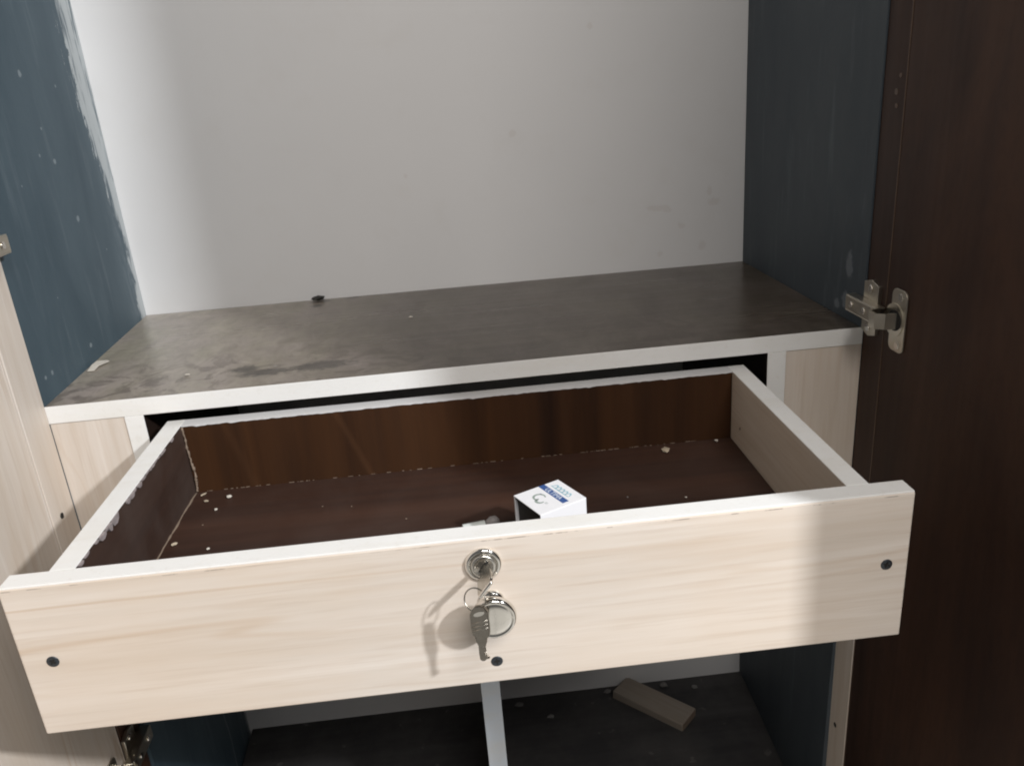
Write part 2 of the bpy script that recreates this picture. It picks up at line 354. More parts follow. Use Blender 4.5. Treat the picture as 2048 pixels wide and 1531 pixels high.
# ------------------------------------------------------------------ setting: the painted niche
def wall_rings(poly_by_z): return [[(p[0], p[1], z) for p in poly] for z, poly in poly_by_z]
back = prism('back_wall', wall_rings([(-.80, [(-.53, .3510), (.53, .3306), (.53, .45), (-.53, .45)]), (-.02, [(-.53, .3550), (.53, .3317), (.53, .45), (-.53, .45)]), (.80, [(-.53, .3550), (.53, .3317), (.53, .45), (-.53, .45)])]), M['white'])
back['kind'] = 'structure'; back['label'] = 'off-white plastered back wall of the niche above and below the shelf'
lw = prism('side_wall_left', wall_rings([(-.80, [(-.4205, .004), (-.4260, .352), (-.60, .352), (-.60, .004)]), (-.02, [(-.4279, .004), (-.4346, .353), (-.60, .353), (-.60, .004)]), (.80, [(-.4289, .004), (-.4362, .353), (-.60, .353), (-.60, .004)])]), M['blue_l'])
lw['kind'] = 'structure'; lw['label'] = 'slate blue painted side wall with white brush marks along its back corner'
rw = prism('side_wall_right', wall_rings([(-.80, [(.4205, -.006), (.60, -.006), (.60, .332), (.4377, .332)]), (-.02, [(.4262, -.0070), (.60, -.0070), (.60, .3334), (.4225, .3334)]), (.80, [(.4262, -.0070), (.60, -.0070), (.60, .3334), (.4190, .3334)])]), M['blue_r'])
rw['kind'] = 'structure'; rw['label'] = 'dark slate blue painted side wall beside the dark brown door'

def tile_floor():
    m, nt, b = new_mat('pale_floor_tile'); g = G(nt); v = g.raw()
    br = g.n('ShaderNodeTexBrick'); nt.links.new(v, br.inputs['Vector']); br.offset = 0
    br.inputs['Scale'].default_value = 1.0; br.inputs['Brick Width'].default_value = .6; br.inputs['Row Height'].default_value = .6; br.inputs['Mortar Size'].default_value = .004
    br.inputs['Color1'].default_value = (.56, .54, .50, 1); br.inputs['Color2'].default_value = (.60, .58, .54, 1); br.inputs['Mortar'].default_value = (.25, .24, .22, 1)
    col = g.mix(g.math('MULTIPLY', g.noise(v, 5, 5), .3), br.outputs['Color'], (.42, .40, .36))
    nt.links.new(col, b.inputs['Base Color']); b.inputs['Roughness'].default_value = .35; return m
rf = box('floor', (-2.2, -4.2, -.90), (2.6, .45, -.82), tile_floor(), None, 0); rf['kind'] = 'structure'; rf['label'] = 'unseen pale tiled room floor, added for bounce light and the knob reflection'  # out of view; added to bounce light and show in the knob

# ------------------------------------------------------------------ the fixed wardrobe carcass
WB = (0.0, -0.003, -0.742); WR = -0.0141
ward = thing('built_in_wardrobe', 'built-in wardrobe carcass with dusty dark shelf, white edging and pale filler panels', 'wardrobe', WB, WR)
ZO = (0, 0, -.742)
def wpart(name, lo, hi, m, parent=None, **k): return box(name, lo, hi, m, parent or ward, off=ZO, **k)
# coordinates below: x, y in the wardrobe's own frame, z measured from the shelf top
bm = bmesh.new()
top = [(-.4277, .001, 0), (.4245, .001, 0), (.4177, .342, 0), (-.4392, .349, 0)]
loft(bm, [(p[0], p[1], -.018 + .742) for p in top], (0, 0, .018)); bmesh.ops.recalc_face_normals(bm, faces=bm.faces)
# recentre so material coordinates run from the shelf's own front edge
for vtx in bm.verts: vtx.co.z -= .742
shelf = link_mesh('shelf', bm, M['shelf'], ward); shelf.location = (0, 0, .742)
shelf['label'] = 'dusty dark brown shelf board'
def ragged_band(name, x0, x1, ya, yb, z, t, mat, parent, n=90, amp=.0012, big=0.03, lip=.0015, axis='x', off=(0, 0, 0), outer_neg=True):
    """edging strip lying on a panel's edge, its inner border torn unevenly (inner border at yb)"""
    bm = bmesh.new(); rows = []
    bump = 0
    for i in range(n + 1):
        s = x0 + (x1 - x0) * i / n
        if random.random() < big: bump = random.uniform(.5, 1.0)
        bump *= .6
        sg = 1 if yb > ya else -1
        inn = yb + sg * (amp * random.random() + bump * amp * 1.5); low = lip * (.3 + random.random()) + bump * lip * 3.0
        pts = [(s, ya, z), (s, ya, z + t), (s, inn, z + t), (s, inn, z - low), (s, yb + sg*.0001, z - low), (s, yb + sg*.0001, z)]
        if axis == 'y': pts = [(p[1], p[0], p[2]) for p in pts]
        rows.append([bm.verts.new((p[0]-off[0], p[1]-off[1], p[2]-off[2])) for p in pts])
    for a, b in zip(rows, rows[1:]):
        for k in range(6): bm.faces.new((a[k], a[(k+1) % 6], b[(k+1) % 6], b[k]))
    bm.faces.new(rows[0]); bm.faces.new(rows[-1]); bmesh.ops.recalc_face_normals(bm, faces=bm.faces)
    return link_mesh(name, bm, mat, parent)
be = box('edge_band', (-.4277, 0, -.0184), (.4272, .001, .0003), M['band'], shelf, bevel=.0003)
for nm, x0, x1 in (('divider', -.3523, -.3338), ('divider', .3236, .3431)):
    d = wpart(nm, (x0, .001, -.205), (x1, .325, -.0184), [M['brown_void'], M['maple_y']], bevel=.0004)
    wpart('edge_band', (x0 - .0003, -.0004, -.205), (x1 + .0003, .001, -.0186), M['band'], d, bevel=.0003)
fl = wpart('filler_panel', (-.4277, .0012, -.230), (-.3528, .017, -.0186), M['maple_z']); fl['label'] = 'pale filler panel left of the drawer'
fr = wpart('filler_panel', (.3436, .0012, -.230), (.4279, .017, -.0186), M['maple_z']); fr['label'] = 'pale filler panel right of the drawer, next to the brown door'
wpart('bay_bottom', (-.333, .001, -.223), (.323, .325, -.205), M['brown_x'])
# frame stiles the doors hang on
sl = wpart('stile', (-.4460, -.0455, -.240), (-.4278, .0011, .70), M['maple_z']); sl['label'] = 'pale frame stile by the pale door'
sl2 = wpart('stile', (-.4460, -.0455, -.74), (-.4278, .0011, -.241), M['brown_z']); sl2['label'] = 'dark lower stile behind the low hinge'
sr = wpart('stile', (.4280, -.0385, -.240), (.4460, .0011, .70), M['brown_z']); sr['label'] = 'dark brown frame stile by the brown door'
sr2 = wpart('stile', (.4272, -.0385, -.74), (.4460, .012, -.2405), M['maple_z']); sr2['label'] = 'pale lower stile with a screw hole'
def hole(parent, x, y, z, r, ax, off=ZO, mat='darkmetal'):
    bm = bmesh.new(); n = 14
    c = Vector((x - off[0], y - off[1], z - off[2])); d = Vector(ax); u = Vector((0, 0, 1)); w = d.cross(u)
    ring = [c + (u*math.cos(2*math.pi*k/n)*random.uniform(.85, 1.1) + w*math.sin(2*math.pi*k/n)*random.uniform(.85, 1.1)) * r for k in range(n)]
    loft(bm, ring, d * .0006); bmesh.ops.recalc_face_normals(bm, faces=bm.faces)
    return link_mesh('screw_hole', bm, M[mat], parent)
hole(sl, -.4278, -.0265, -.1095, .0034, (1, 0, 0)); hole(sr2, .4273, -.012, -.530, .0034, (-1, 0, 0))
hole(sr, .4281, -.024, .2385, .0032, (-1, 0, 0), mat='brown_edge'); hole(sr, .4281, -.029, .253, .0022, (-1, 0, 0), mat='brown_edge'); hole(sr, .4281, -.026, .226, .0024, (-1, 0, 0), mat='brown_edge')
cp = wpart('partition', (-.0190, .001, -.7418), (.0030, .328, -.2235), M['brown_x'])
wpart('edge_band', (-.0195, -.0004, -.7418), (.0035, .001, -.2235), M['partition'], cp, bevel=.0003)
cp['label'] = 'upright centre partition below the drawer with smeared white edge'
wpart('bottom_panel', (-.4265, .0, -.760), (.440, .345, -.7425), M['floor'])

# ------------------------------------------------------------------ doors with their hinges
def hinge(parent, sgn, zc, mirror_y=-.048):
    """nickel cup hinge; sgn=+1 right side (face looks -x), coordinates in parent frame; x=0 is the inner face, +inward"""
    X = lambda d: -sgn * d
    def prof(name, pts, d0, d1, m, par):
        bm = bmesh.new(); loft(bm, [(X(d0), y, z) for y, z in pts], (X(d1 - d0), 0, 0)); bmesh.ops.recalc_face_normals(bm, faces=bm.faces)
        bmesh.ops.bevel(bm, geom=list(bm.edges), offset=.0004, segments=1, affect='EDGES')
        return link_mesh(name, bm, m, par)
    h = bpy.data.objects.new('hinge', None); C.objects.link(h); h.parent = parent; h.location = (0, -.0055 if sgn < 0 else .0015, zc); h.empty_display_size = .03
    # flange on the door with the cup hole
    def rr(y0, y1, z0, z1, r, n=5):
        o = []
        for cy, cz, a0 in ((y1-r, z1-r, 0), (y0+r, z1-r, 90), (y0+r, z0+r, 180), (y1-r, z0+r, 270)):
            for k in range(n+1):
                a = math.radians(a0 + 90*k/n); o.append((cy + r*math.cos(a), cz + r*math.sin(a)))
        return o
    prof('cup_plate', rr(-.0890, -.0625, -.0315, .0315, .007), .0002, .0022, M['steel'], h)
    bm = bmesh.new(); n = 28; cy = -.0705
    outer = [(cy + .0165*math.cos(2*math.pi*k/n), .0165*math.sin(2*math.pi*k/n)) for k in range(n)]
    loft(bm, [(X(.0021), y, z) for y, z in outer], (X(.0012), 0, 0)); bmesh.ops.recalc_face_normals(bm, faces=bm.faces)
    link_mesh('cup_rim', bm, M['steel'], h)
    bm = bmesh.new(); inner = [(cy - .002 + .0115*math.cos(2*math.pi*k/n), .0105*math.sin(2*math.pi*k/n)) for k in range(n)]
    loft(bm, [(X(.0032), y, z) for y, z in inner], (X(.0006), 0, 0)); bmesh.ops.recalc_face_normals(bm, faces=bm.faces)
    link_mesh('cup_well', bm, M['darkmetal'], h)
    for zz in (-.0245, .0245):
        bm = bmesh.new(); n = 16
        for r, a, b in ((.0042, .002, .0036),):
            loft(bm, [(X(a), -.079 + r*math.cos(2*math.pi*k/n), zz + r*math.sin(2*math.pi*k/n)) for k in range(n)], (X(b-a), 0, 0))
        bmesh.ops.recalc_face_normals(bm, faces=bm.faces); bmesh.ops.bevel(bm, geom=list(bm.edges), offset=.0007, segments=2, affect='EDGES')
        link_mesh('screw', bm, M['chrome'], h)
    # link out of the cup to the arm
    bm = bmesh.new()
    path = [(X(.003), -.0755, 0), (X(.014), -.0740, 0), (X(.0215), -.0690, .0), (X(.0225), -.0600, .0), (X(.0165), -.0510, .0)]
    for i, (a, b) in enumerate(zip(path, path[1:])):
        a = Vector(a); b = Vector(b); d = (b-a).normalized(); nrm = Vector((d.y, -d.x, 0))*.0008
        loft(bm, [a + nrm + Vector((0, 0, -.0080)), a - nrm + Vector((0, 0, -.0080)), a - nrm + Vector((0, 0, .0080)), a + nrm + Vector((0, 0, .0080))], b - a + d*.0004)
    bmesh.ops.recalc_face_normals(bm, faces=bm.faces); link_mesh('link', bm, M['steel'], h)
    # arm: a channel with two cheeks
    bm = bmesh.new()
    add_box(bm, (min(X(.0135), X(.0150)), -.052, -.0075), (max(X(.0135), X(.0150)), .0050, .0075), .0005)
    for s_ in (-1, 1):
        z0, z1 = sorted((s_*.0075, s_*.0088)); add_box(bm, (min(X(.0045), X(.0150)), -.056, z0), (max(X(.0045), X(.0150)), .0045, z1), .0004)
    link_mesh('arm', bm, M['steel'], h)
    for yy in (-.034, -.008):
        bm = bmesh.new(); n = 14; loft(bm, [(X(.0150), yy + .0036*math.cos(2*math.pi*k/n), .0036*math.sin(2*math.pi*k/n)) for k in range(n)], (X(.0014), 0, 0))
        bmesh.ops.recalc_face_normals(bm, faces=bm.faces); bmesh.ops.bevel(bm, geom=list(bm.edges), offset=.0005, segments=1, affect='EDGES'); link_mesh('screw', bm, M['chrome'], h)
    # mounting plate on the stile: cross with two wings
    w = [(-.040, -.026), (-.026, -.0300), (-.012, -.026), (-.012, -.008), (.002, -.007), (.010, -.004), (.010, .004), (.002, .007), (-.012, .008), (-.012, .026), (-.026, .0300), (-.040, .026), (-.040, .008), (-.040, -.008)]
    prof('mounting_plate', w, .0002, .0044, M['steel'], h)
    for zz in (-.021, .021):
        bm = bmesh.new(); n = 14; loft(bm, [(X(.0043), -.026 + .0042*math.cos(2*math.pi*k/n), zz + .0042*math.sin(2*math.pi*k/n)) for k in range(n)], (X(.0016), 0, 0))
        bmesh.ops.recalc_face_normals(bm, faces=bm.faces); bmesh.ops.bevel(bm, geom=list(bm.edges), offset=.0006, segments=1, affect='EDGES'); link_mesh('screw', bm, M['chrome'], h)
    return h
def door(sgn, label, mat, xin, ystart, hs):
    t = thing('wardrobe_door', label, 'door', (xin, 0, -.742))
    x0, x1 = sorted((0, sgn*.016))
    p = box('panel', (x0, ystart - .447, .012), (x1, ystart - .0012, 1.992), mat, t, bevel=.0008)
    box('edge_band', (x0 - (.0006 if sgn > 0 else 0), ystart - .0012, .012), (x1, ystart, 1.992), M['brown_edge'] if sgn > 0 else M['maple_z'], p, bevel=.0003)
    for z in hs: hinge(t, sgn, z + .742)
    return t
door(1, 'dark brown wardrobe door standing open on the right of the drawer', M['brown_z'], .4280, -.0470, (.026,))
door(-1, 'pale wood wardrobe door standing open on the left of the drawer', M['maple_z'], -.4280, -.0465, (.167, -.415))

# ------------------------------------------------------------------ the drawer
DY = -0.018; DB = (0.0, -.1400, -.162)
def drw(p): return Matrix.Rotation(DY, 3, 'Z') @ Vector(p)
drawer = thing('drawer', 'pulled-out shallow drawer with pale maple front, white top edges and brown inside', 'drawer', drw(DB), DY)
def dpart(name, lo, hi, m, parent=None, **k): return box(name, lo, hi, m, parent or drawer, off=DB, **k)
T = -.0325                       # panel tops, under the edging
fp = dpart('front_panel', (-.3433, -.2902, -.162), (.3264, -.2722, T), [M['front'], M['brown_side']], bevel=.0012, seg=2, by_normal={'+y': 1})
eb = dpart('edge_band', (-.3428, -.2897, T - .0004), (.3259, -.2721, T + .0011), M['band'], fp, bevel=.0005, seg=2)
ls = dpart('side_panel', (-.3148, -.2720, -.155), (-.2966, .0055, T), M['brown_side']); ls['label'] = 'drawer side with dark scuffed inner face'
dpart('edge_band', (-.3150, -.2720, T), (-.2964, .0057, T + .0009), M['band'], ls, bevel=.0003)
rs = dpart('side_panel', (.2820, -.2720, -.155), (.2993, .0055, T), M['maple_y']); rs['label'] = 'drawer side with pale inner face'
dpart('edge_band', (.2818, -.2720, T), (.2995, .0057, T + .0009), M['band'], rs, bevel=.0003)
bp = dpart('back_panel', (-.2964, -.0105, -.155), (.2818, .0055, T - .0002), M['brown_back'])
ragged_band('edge_band', -.2963, .2817, .0056, -.0107, T - .0001, .0008, M['band_dull'], bp, 150, .0006, .035, .0006, off=DB)
dpart('bottom_panel', (-.2964, -.2719, -.1187), (.2818, -.0106, -.1087), M['brown_bottom'])
# torn flakes of edging hanging on the inside of the left rim
bm = bmesh.new(); y = -.268
while y < -.04:
    w = random.uniform(.006, .016); h = random.choice((.0012, .0016, .0024, .0046)) * random.uniform(.6, 1.25) * (1.15 if y < -.13 else .6); dp = random.uniform(.0006, .0022)
    o = [(-.2963, y, T + .0004), (-.2963, y + w, T + .0004), (-.2963, y + w*.9, T - h*.6), (-.2963, y + w*random.uniform(.6, .85), T - h), (-.2963, y + w*random.uniform(.15, .45), T - h*.9), (-.2963, y + w*.05, T - h*.4)]
    fs = loft(bm, [(p[0]-DB[0], p[1]-DB[1], p[2]-DB[2]) for p in o], (dp, 0, 0)); y += w * random.uniform(.7, 1.0) + random.choice((0, 0, 0, .004, .012, .02))
bmesh.ops.recalc_face_normals(bm, faces=bm.faces); link_mesh('torn_edging', bm, M['torn'], ls)
# glue beads in the corners
def bead(pts, r, parent, name='glue_bead', n=40):
    bm = bmesh.new(); P = []; R = []
    for i in range(n+1):
        f = i / n * (len(pts)-1); k = min(int(f), len(pts)-2); a = Vector(pts[k]).lerp(Vector(pts[k+1]), f-k)
        P.append(a - Vector(DB) + Vector((random.uniform(-1, 1), random.uniform(-1, 1), random.uniform(-1, 1))) * r * .35); R.append(r * random.uniform(.45, 1.25))
    tube(bm, P, R, 6); return link_mesh(name, bm, M['glue'], parent)
bead([(-.2964, -.2715, -.1085), (-.2962, -.012, -.1085)], .0012, ls)
bead([(-.2960, -.0106, -.034), (-.2950, -.0108, -.062), (-.2932, -.0110, -.09), (-.2950, -.0112, -.108)], .0014, ls)
bm = bmesh.new(); x = -.285
while x < .24:
    w = random.uniform(.001, .006); r = random.uniform(.0002, .0006)
    add_box(bm, (x - DB[0], -.0107 - r - DB[1], -.1087 - DB[2]), (x + w - DB[0], -.0104 - DB[1], -.1087 + r - DB[2]), r * .3); x += w + random.choice((.001, .003, .006, .012, .02))
link_mesh('glue_bead', bm, M['glue'], bp)
hole(rs, .2819, -.0386, -.0863, .0016, (-1, 0, 0), DB, 'glue')
# lumps under the back rim
# screws through the front
def screw(x, z):
    bm = bmesh.new(); lathe_y(bm, [(.0046, -.0006), (.0046, .0003), (.0042, .0006), (.0018, .0004), (0, .0003)], x - DB[0], -.2902 - DB[1], z - DB[2], 24)
    s = link_mesh('screw', bm, M['screw'], drawer)
    bm = bmesh.new(); a = random.uniform(0, 1.5)
    cr = [(.0006, .0006), (.0006, .0025), (-.0006, .0025), (-.0006, .0006), (-.0025, .0006), (-.0025, -.0006), (-.0006, -.0006), (-.0006, -.0025), (.0006, -.0025), (.0006, -.0006), (.0025, -.0006), (.0025, .0006)]
    o = [(x - DB[0] + p*math.cos(a) - q*math.sin(a), -.2902 - DB[1] - .0003, z - DB[2] + p*math.sin(a) + q*math.cos(a)) for p, q in cr]
    loft(bm, o, (0, -.0006, 0)); bmesh.ops.recalc_face_normals(bm, faces=bm.faces); link_mesh('cross_recess', bm, M['darkmetal'], s)
    return s
for x, z in ((-.3213, -.0967), (.0029, -.1422), (.3094, -.0937)): screw(x, z)
# cam lock
LX, LZ, FY = -.0003, -.0535, -.2902
bm = bmesh.new()
lathe_y(bm, [(.0136, -.001), (.0137, .0008), (.0133, .0022), (.0120, .0032), (.0106, .0034), (.0100, .0028), (.0098, .0016), (.0092, .0016)], LX - DB[0], FY - DB[1], LZ - DB[2], 56)
lock = link_mesh('lock', bm, M['chrome'], drawer)
bm = bmesh.new(); lathe_y(bm, [(.0094, .0), (.0093, .0040), (.0088, .0047), (.0070, .0049), (.0064, .0045), (0, .0044)], LX - DB[0], FY - DB[1], LZ - DB[2], 48)
link_mesh('lock_core', bm, M['satin'], lock)
KD = Vector((.62, 0, .785))                    # direction of the keyway, leaning right at the top
bm = bmesh.new(); c = Vector((LX - DB[0], FY - DB[1] - .0043, LZ - DB[2])); w = Vector((KD.z, 0, -KD.x))
loft(bm, [c + KD*.0052 + w*.0010, c + KD*.0052 - w*.0010, c - KD*.0052 - w*.0010, c - KD*.0052 + w*.0010], (0, -.0005, 0)); bmesh.ops.recalc_face_normals(bm, faces=bm.faces)
link_mesh('keyway', bm, M['darkmetal'], lock)
# knob
KX, KZ = .0034, -.0868
bm = bmesh.new()
lathe_y(bm, [(.0098, -.0008), (.0098, .0012), (.0085, .0025), (.0066, .0045), (.0062, .009), (.0085, .0128), (.0135, .0150), (.0162, .0170), (.0171, .0192), (.0169, .0212), (.0160, .0229), (.0149, .0236), (.0140, .0233), (.0134, .0226), (.0128, .0228), (.0118, .0232), (.0080, .0234), (.004, .02355), (0, .0236)], KX - DB[0], FY - DB[1], KZ - DB[2], 64)
link_mesh('knob', bm, M['chrome'], drawer)

# ------------------------------------------------------------------ keys
KB = (LX, FY - .03, -.114)
keys = thing('key_bunch', 'pair of small steel keys on a wire ring, one turned in the drawer lock', 'keys', drw(KB), DY)
def kv(p): return Vector(p) - Vector(KB)
# key in the lock: flat bow standing straight out of the keyway
bm = bmesh.new(); o3 = Vector((LX, FY, LZ)); th = Vector((KD.z, 0, -KD.x)) * .0009
def kp(d, w_): return o3 + Vector((0, -d, 0)) + KD * w_
outl = [kp(.0046, .0030), kp(.0075, .0030), kp(.0088, .0048), (kp(.0135, .0074)), kp(.022, .0084), kp(.0295, .0084), kp(.0325, .0070), kp(.0332, .0), kp(.0325, -.0070), kp(.0295, -.0084), kp(.022, -.0084), kp(.0135, -.0074), kp(.0088, -.0048), kp(.0075, -.0030), kp(.0046, -.0030)]
loft(bm, [kv(p - th) for p in outl], th * 2); bmesh.ops.recalc_face_normals(bm, faces=bm.faces)
bmesh.ops.bevel(bm, geom=[e for e in bm.edges], offset=.00025, segments=2, affect='EDGES')
k1 = link_mesh('key', bm, M['keymetal'], keys); k1['label'] = 'key turned in the lock'
bm = bmesh.new(); tube(bm, [kv(kp(.0328, w_)) for w_ in (-.0080, -.0066, 0, .0066, .0080)], [.0009, .0014, .0015, .0014, .0009], 10)
link_mesh('bow_rim', bm, M['chrome'], k1)
# wire ring
RC = kp(.0278, -.0052) + Vector((-.0050, -.0012, -.0058)); bm = bmesh.new(); pts = []
ra = Vector((.80, 0, .60)); rb = Vector((.36, -.55, -.75)).normalized(); ra = (ra - rb * ra.dot(rb)).normalized()
for k in range(41):
    a = 2*math.pi*k/40; pts.append(kv(RC + ra*math.cos(a)*.0078 + rb*math.sin(a)*.0082))
tube(bm, pts, .00055, 8); link_mesh('key_ring', bm, M['keymetal'], keys)
# hanging key: thick bow with ridges, round-shouldered blade below
HX, HY, HZ = -.0062, FY - .0330, -.0668
ex = Vector((.93, -.36, .06)).normalized(); ez = Vector((-.012, 0, -1.0)).normalized(); en = ex.cross(ez).normalized()
def hp(a, b): return Vector((HX, HY, HZ)) + ex * a + ez * b
sh = [(q[0] * .88, q[1]) for q in [(-.0055, .0020), (-.0030, -.0006), (.0015, -.0014), (.0052, .0000), (.0078, .0034), (.0080, .0190), (.0072, .0228), (.0030, .0262), (-.0030, .0262), (-.0072, .0228), (-.0080, .0180), (-.0080, .0062)]]
bm = bmesh.new(); loft(bm, [kv(hp(a*1.0, b*1.06) - en*.0013) for a, b in sh], en * .0026); bmesh.ops.recalc_face_normals(bm, faces=bm.faces)
bmesh.ops.bevel(bm, geom=[e for e in bm.edges], offset=.0005, segments=2, affect='EDGES')
k2 = link_mesh('key', bm, M['keydark'], keys); k2['label'] = 'key hanging from the ring in front of the knob'
fn = en if en.y < 0 else -en
bm = bmesh.new()
for i, b in enumerate((.0120, .0152, .0184)):
    a0, a1 = -.0060, .0064
    tube(bm, [kv(hp(a0, b + .0022) + fn*.0013), kv(hp(a1, b - .0022) + fn*.0013)], .00042, 6)
link_mesh('ridges', bm, M['keymetal'], k2)
bm = bmesh.new(); n = 20
loft(bm, [kv(hp(.0002 + .0042*math.cos(2*math.pi*k/n), .0052 + .0019*math.sin(2*math.pi*k/n) - .0014*math.cos(2*math.pi*k/n)) + fn*.0012) for k in range(n)], fn*.0004); bmesh.ops.recalc_face_normals(bm, faces=bm.faces)
link_mesh('bow_slot', bm, M['chrome'], k2)
bl = [(-.0048, .0262), (.0044, .0262), (.0040, .0300), (.0030, .0318), (.0030, .0336), (.0016, .0346), (.0030, .0358), (.0030, .0378), (.0014, .0390), (.0028, .0402), (.0030, .0420), (.0050, .0424), (.0052, .0438), (.0030, .0442), (.0018, .0458), (-.0004, .0466), (-.0022, .0452), (-.0026, .0400), (-.0026, .0330), (-.0040, .0300)]
bm = bmesh.new(); loft(bm, [kv(hp(a, b) - en*.0011) for a, b in bl], en * .0022); bmesh.ops.recalc_face_normals(bm, faces=bm.faces)
bmesh.ops.bevel(bm, geom=[e for e in bm.edges], offset=.00035, segments=2, affect='EDGES')
link_mesh('blade', bm, M['keydark'], k2)

# ------------------------------------------------------------------ small carton in the drawer
ca = math.radians(26.6); P = drw((.0613, -.1910, -.1087))
cart = thing('small_carton', 'small white carton with blue printed band standing in the drawer', 'box', P, DY + ca)
hx, hy, H = .0233, .0212, .050
bm = bmesh.new(); t = .0006
add_box(bm, (-hx, -hy, H - t), (hx, hy, H), .0002); top = link_mesh('top_panel', bm, M['card'], cart)
box('side_panel', (-hx + .0001, hy - .0014, 0), (hx - .0001, hy - .0001, H - t), M['card'], cart, .0002)
box('side_panel', (-hx + .0001, -hy + .0001, 0), (hx - .0001, -hy + t, H - t), M['card'], cart, .0002)
box('side_panel', (hx - .0007, -hy + t, 0), (hx - .0001, hy - .0014, H - t), M['card'], cart, .0002)
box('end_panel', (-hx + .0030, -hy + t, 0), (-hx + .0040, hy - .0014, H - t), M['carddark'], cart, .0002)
box('bottom_panel', (-hx + .0001, -hy + t, 0), (hx - .0007, hy - .0014, .0006), M['card'], cart, .0001)
def flat(name, pts, m, parent, z, h=.00006):
    bm = bmesh.new(); loft(bm, [(x, y, z) for x, y in pts], (0, 0, h)); bmesh.ops.recalc_face_normals(bm, faces=bm.faces); return link_mesh(name, bm, m, parent)
flat('blue_band', [(.0022, -.0165), (.0086, -.0165), (.0086, hy - .0001), (.0022, hy - .0001)], M['inkblue'], top, H + .00002)
def lettering(s, size, loc, rot, m, parent, shear=0.0):
    cu = bpy.data.curves.new('lettering', 'FONT'); cu.body = s; cu.size = size; cu.shear = shear; cu.align_x = 'CENTER'; cu.align_y = 'CENTER'
    o = bpy.data.objects.new('tmp', cu); C.objects.link(o); bpy.context.view_layer.update()
    me = bpy.data.meshes.new_from_object(o.evaluated_get(bpy.context.evaluated_depsgraph_get())); C.objects.unlink(o); bpy.data.objects.remove(o)
    me.name = 'lettering'; me.materials.clear(); me.materials.append(m)
    q = bpy.data.objects.new('lettering', me); C.objects.link(q); q.parent = parent; q.location = loc; q.rotation_euler = (0, 0, rot); return q
lettering('ULTIMA', .0066, (.0054, .0020, H + .00012), -math.pi/2, M['inkwhite'], top)
def stroke(name, pts, w, m, z=H):
    bm = bmesh.new(); V = []
    for i, p in enumerate(pts):
        a = Vector(pts[max(i-1, 0)]); b = Vector(pts[min(i+1, len(pts)-1)]); d = (b - a).normalized(); nn = Vector((-d.y, d.x))
        ww = w * (.35 + .65 * math.sin(math.pi * (i + .6) / (len(pts) + .2)))
        V.append((bm.verts.new((p[0] + nn.x*ww, p[1] + nn.y*ww, z + .00008)), bm.verts.new((p[0] - nn.x*ww, p[1] - nn.y*ww, z + .00008))))
    for a, b in zip(V, V[1:]): bm.faces.new((a[0], a[1], b[1], b[0]))
    return link_mesh(name, bm, m, top)
for k in range(5):
    y0 = .0145 - k*.0048
    stroke('printed_mark', [(.0125 + .0044*math.sin(j/8*math.pi), y0 - .0058*j/8) for j in range(9)], .0007, M['inkteal'])
stroke('printed_mark', [(.0120, .016 - .0265*j/10 ) for j in range(11)], .0006, M['inkteal'])
stroke('printed_emblem', [(-.0075 + .0050*math.cos(a), .0045 + .0052*math.sin(a)) for a in [x*.33 for x in range(-2, 13)]], .0011, M['inkgrey'])
stroke('printed_emblem', [(-.0105 + .0034*math.cos(a), -.0010 + .0036*math.sin(a)) for a in [x*.4 for x in range(3, 14)]], .0013, M['inkgrey'])
stroke('printed_emblem', [(-.0040, .0095), (-.0032, .0085), (-.0034, .0072)], .0005, M['inkblue'])
lettering('50', .0036, (-.0085, -.0075, H + .0001), -math.pi/2, M['inkgrey'], top)

# ------------------------------------------------------------------ wall plug hidden behind the drawer rim
P0 = Vector((-.0200, -.1425, -.1040)); 
plug = thing('wall_plug', 'ribbed whitish nylon wall plug lying behind the drawer front, by the carton', 'wall plug', drw((-.006, -.1500, -.1087)), DY + .16)
bm = bmesh.new(); N = 46; tube(bm, [(-.0105 + .021*i/N, 0, .0048) for i in range(N+1)], [.0036 + (.0006 if i % 2 else 0) for i in range(N+1)], 14); link_mesh('body', bm, M['plug'], plug)
bm = bmesh.new(); tube(bm, [(.0107, 0, .0045), (.013, 0, .0052), (.0165, 0, .0066), (.0195, 0, .0066), (.022, 0, .005), (.0236, 0, .0042)], [.0030, .0036, .0048, .0050, .0038, .0016], 12); link_mesh('head', bm, M['plugend'], plug)
bm = bmesh.new(); tube(bm, [(-.0107, 0, .0042), (-.016, .0004, .0032), (-.023, .0006, .0022)], [.0022, .0017, .001], 8); link_mesh('tip', bm, M['plugend'], plug)

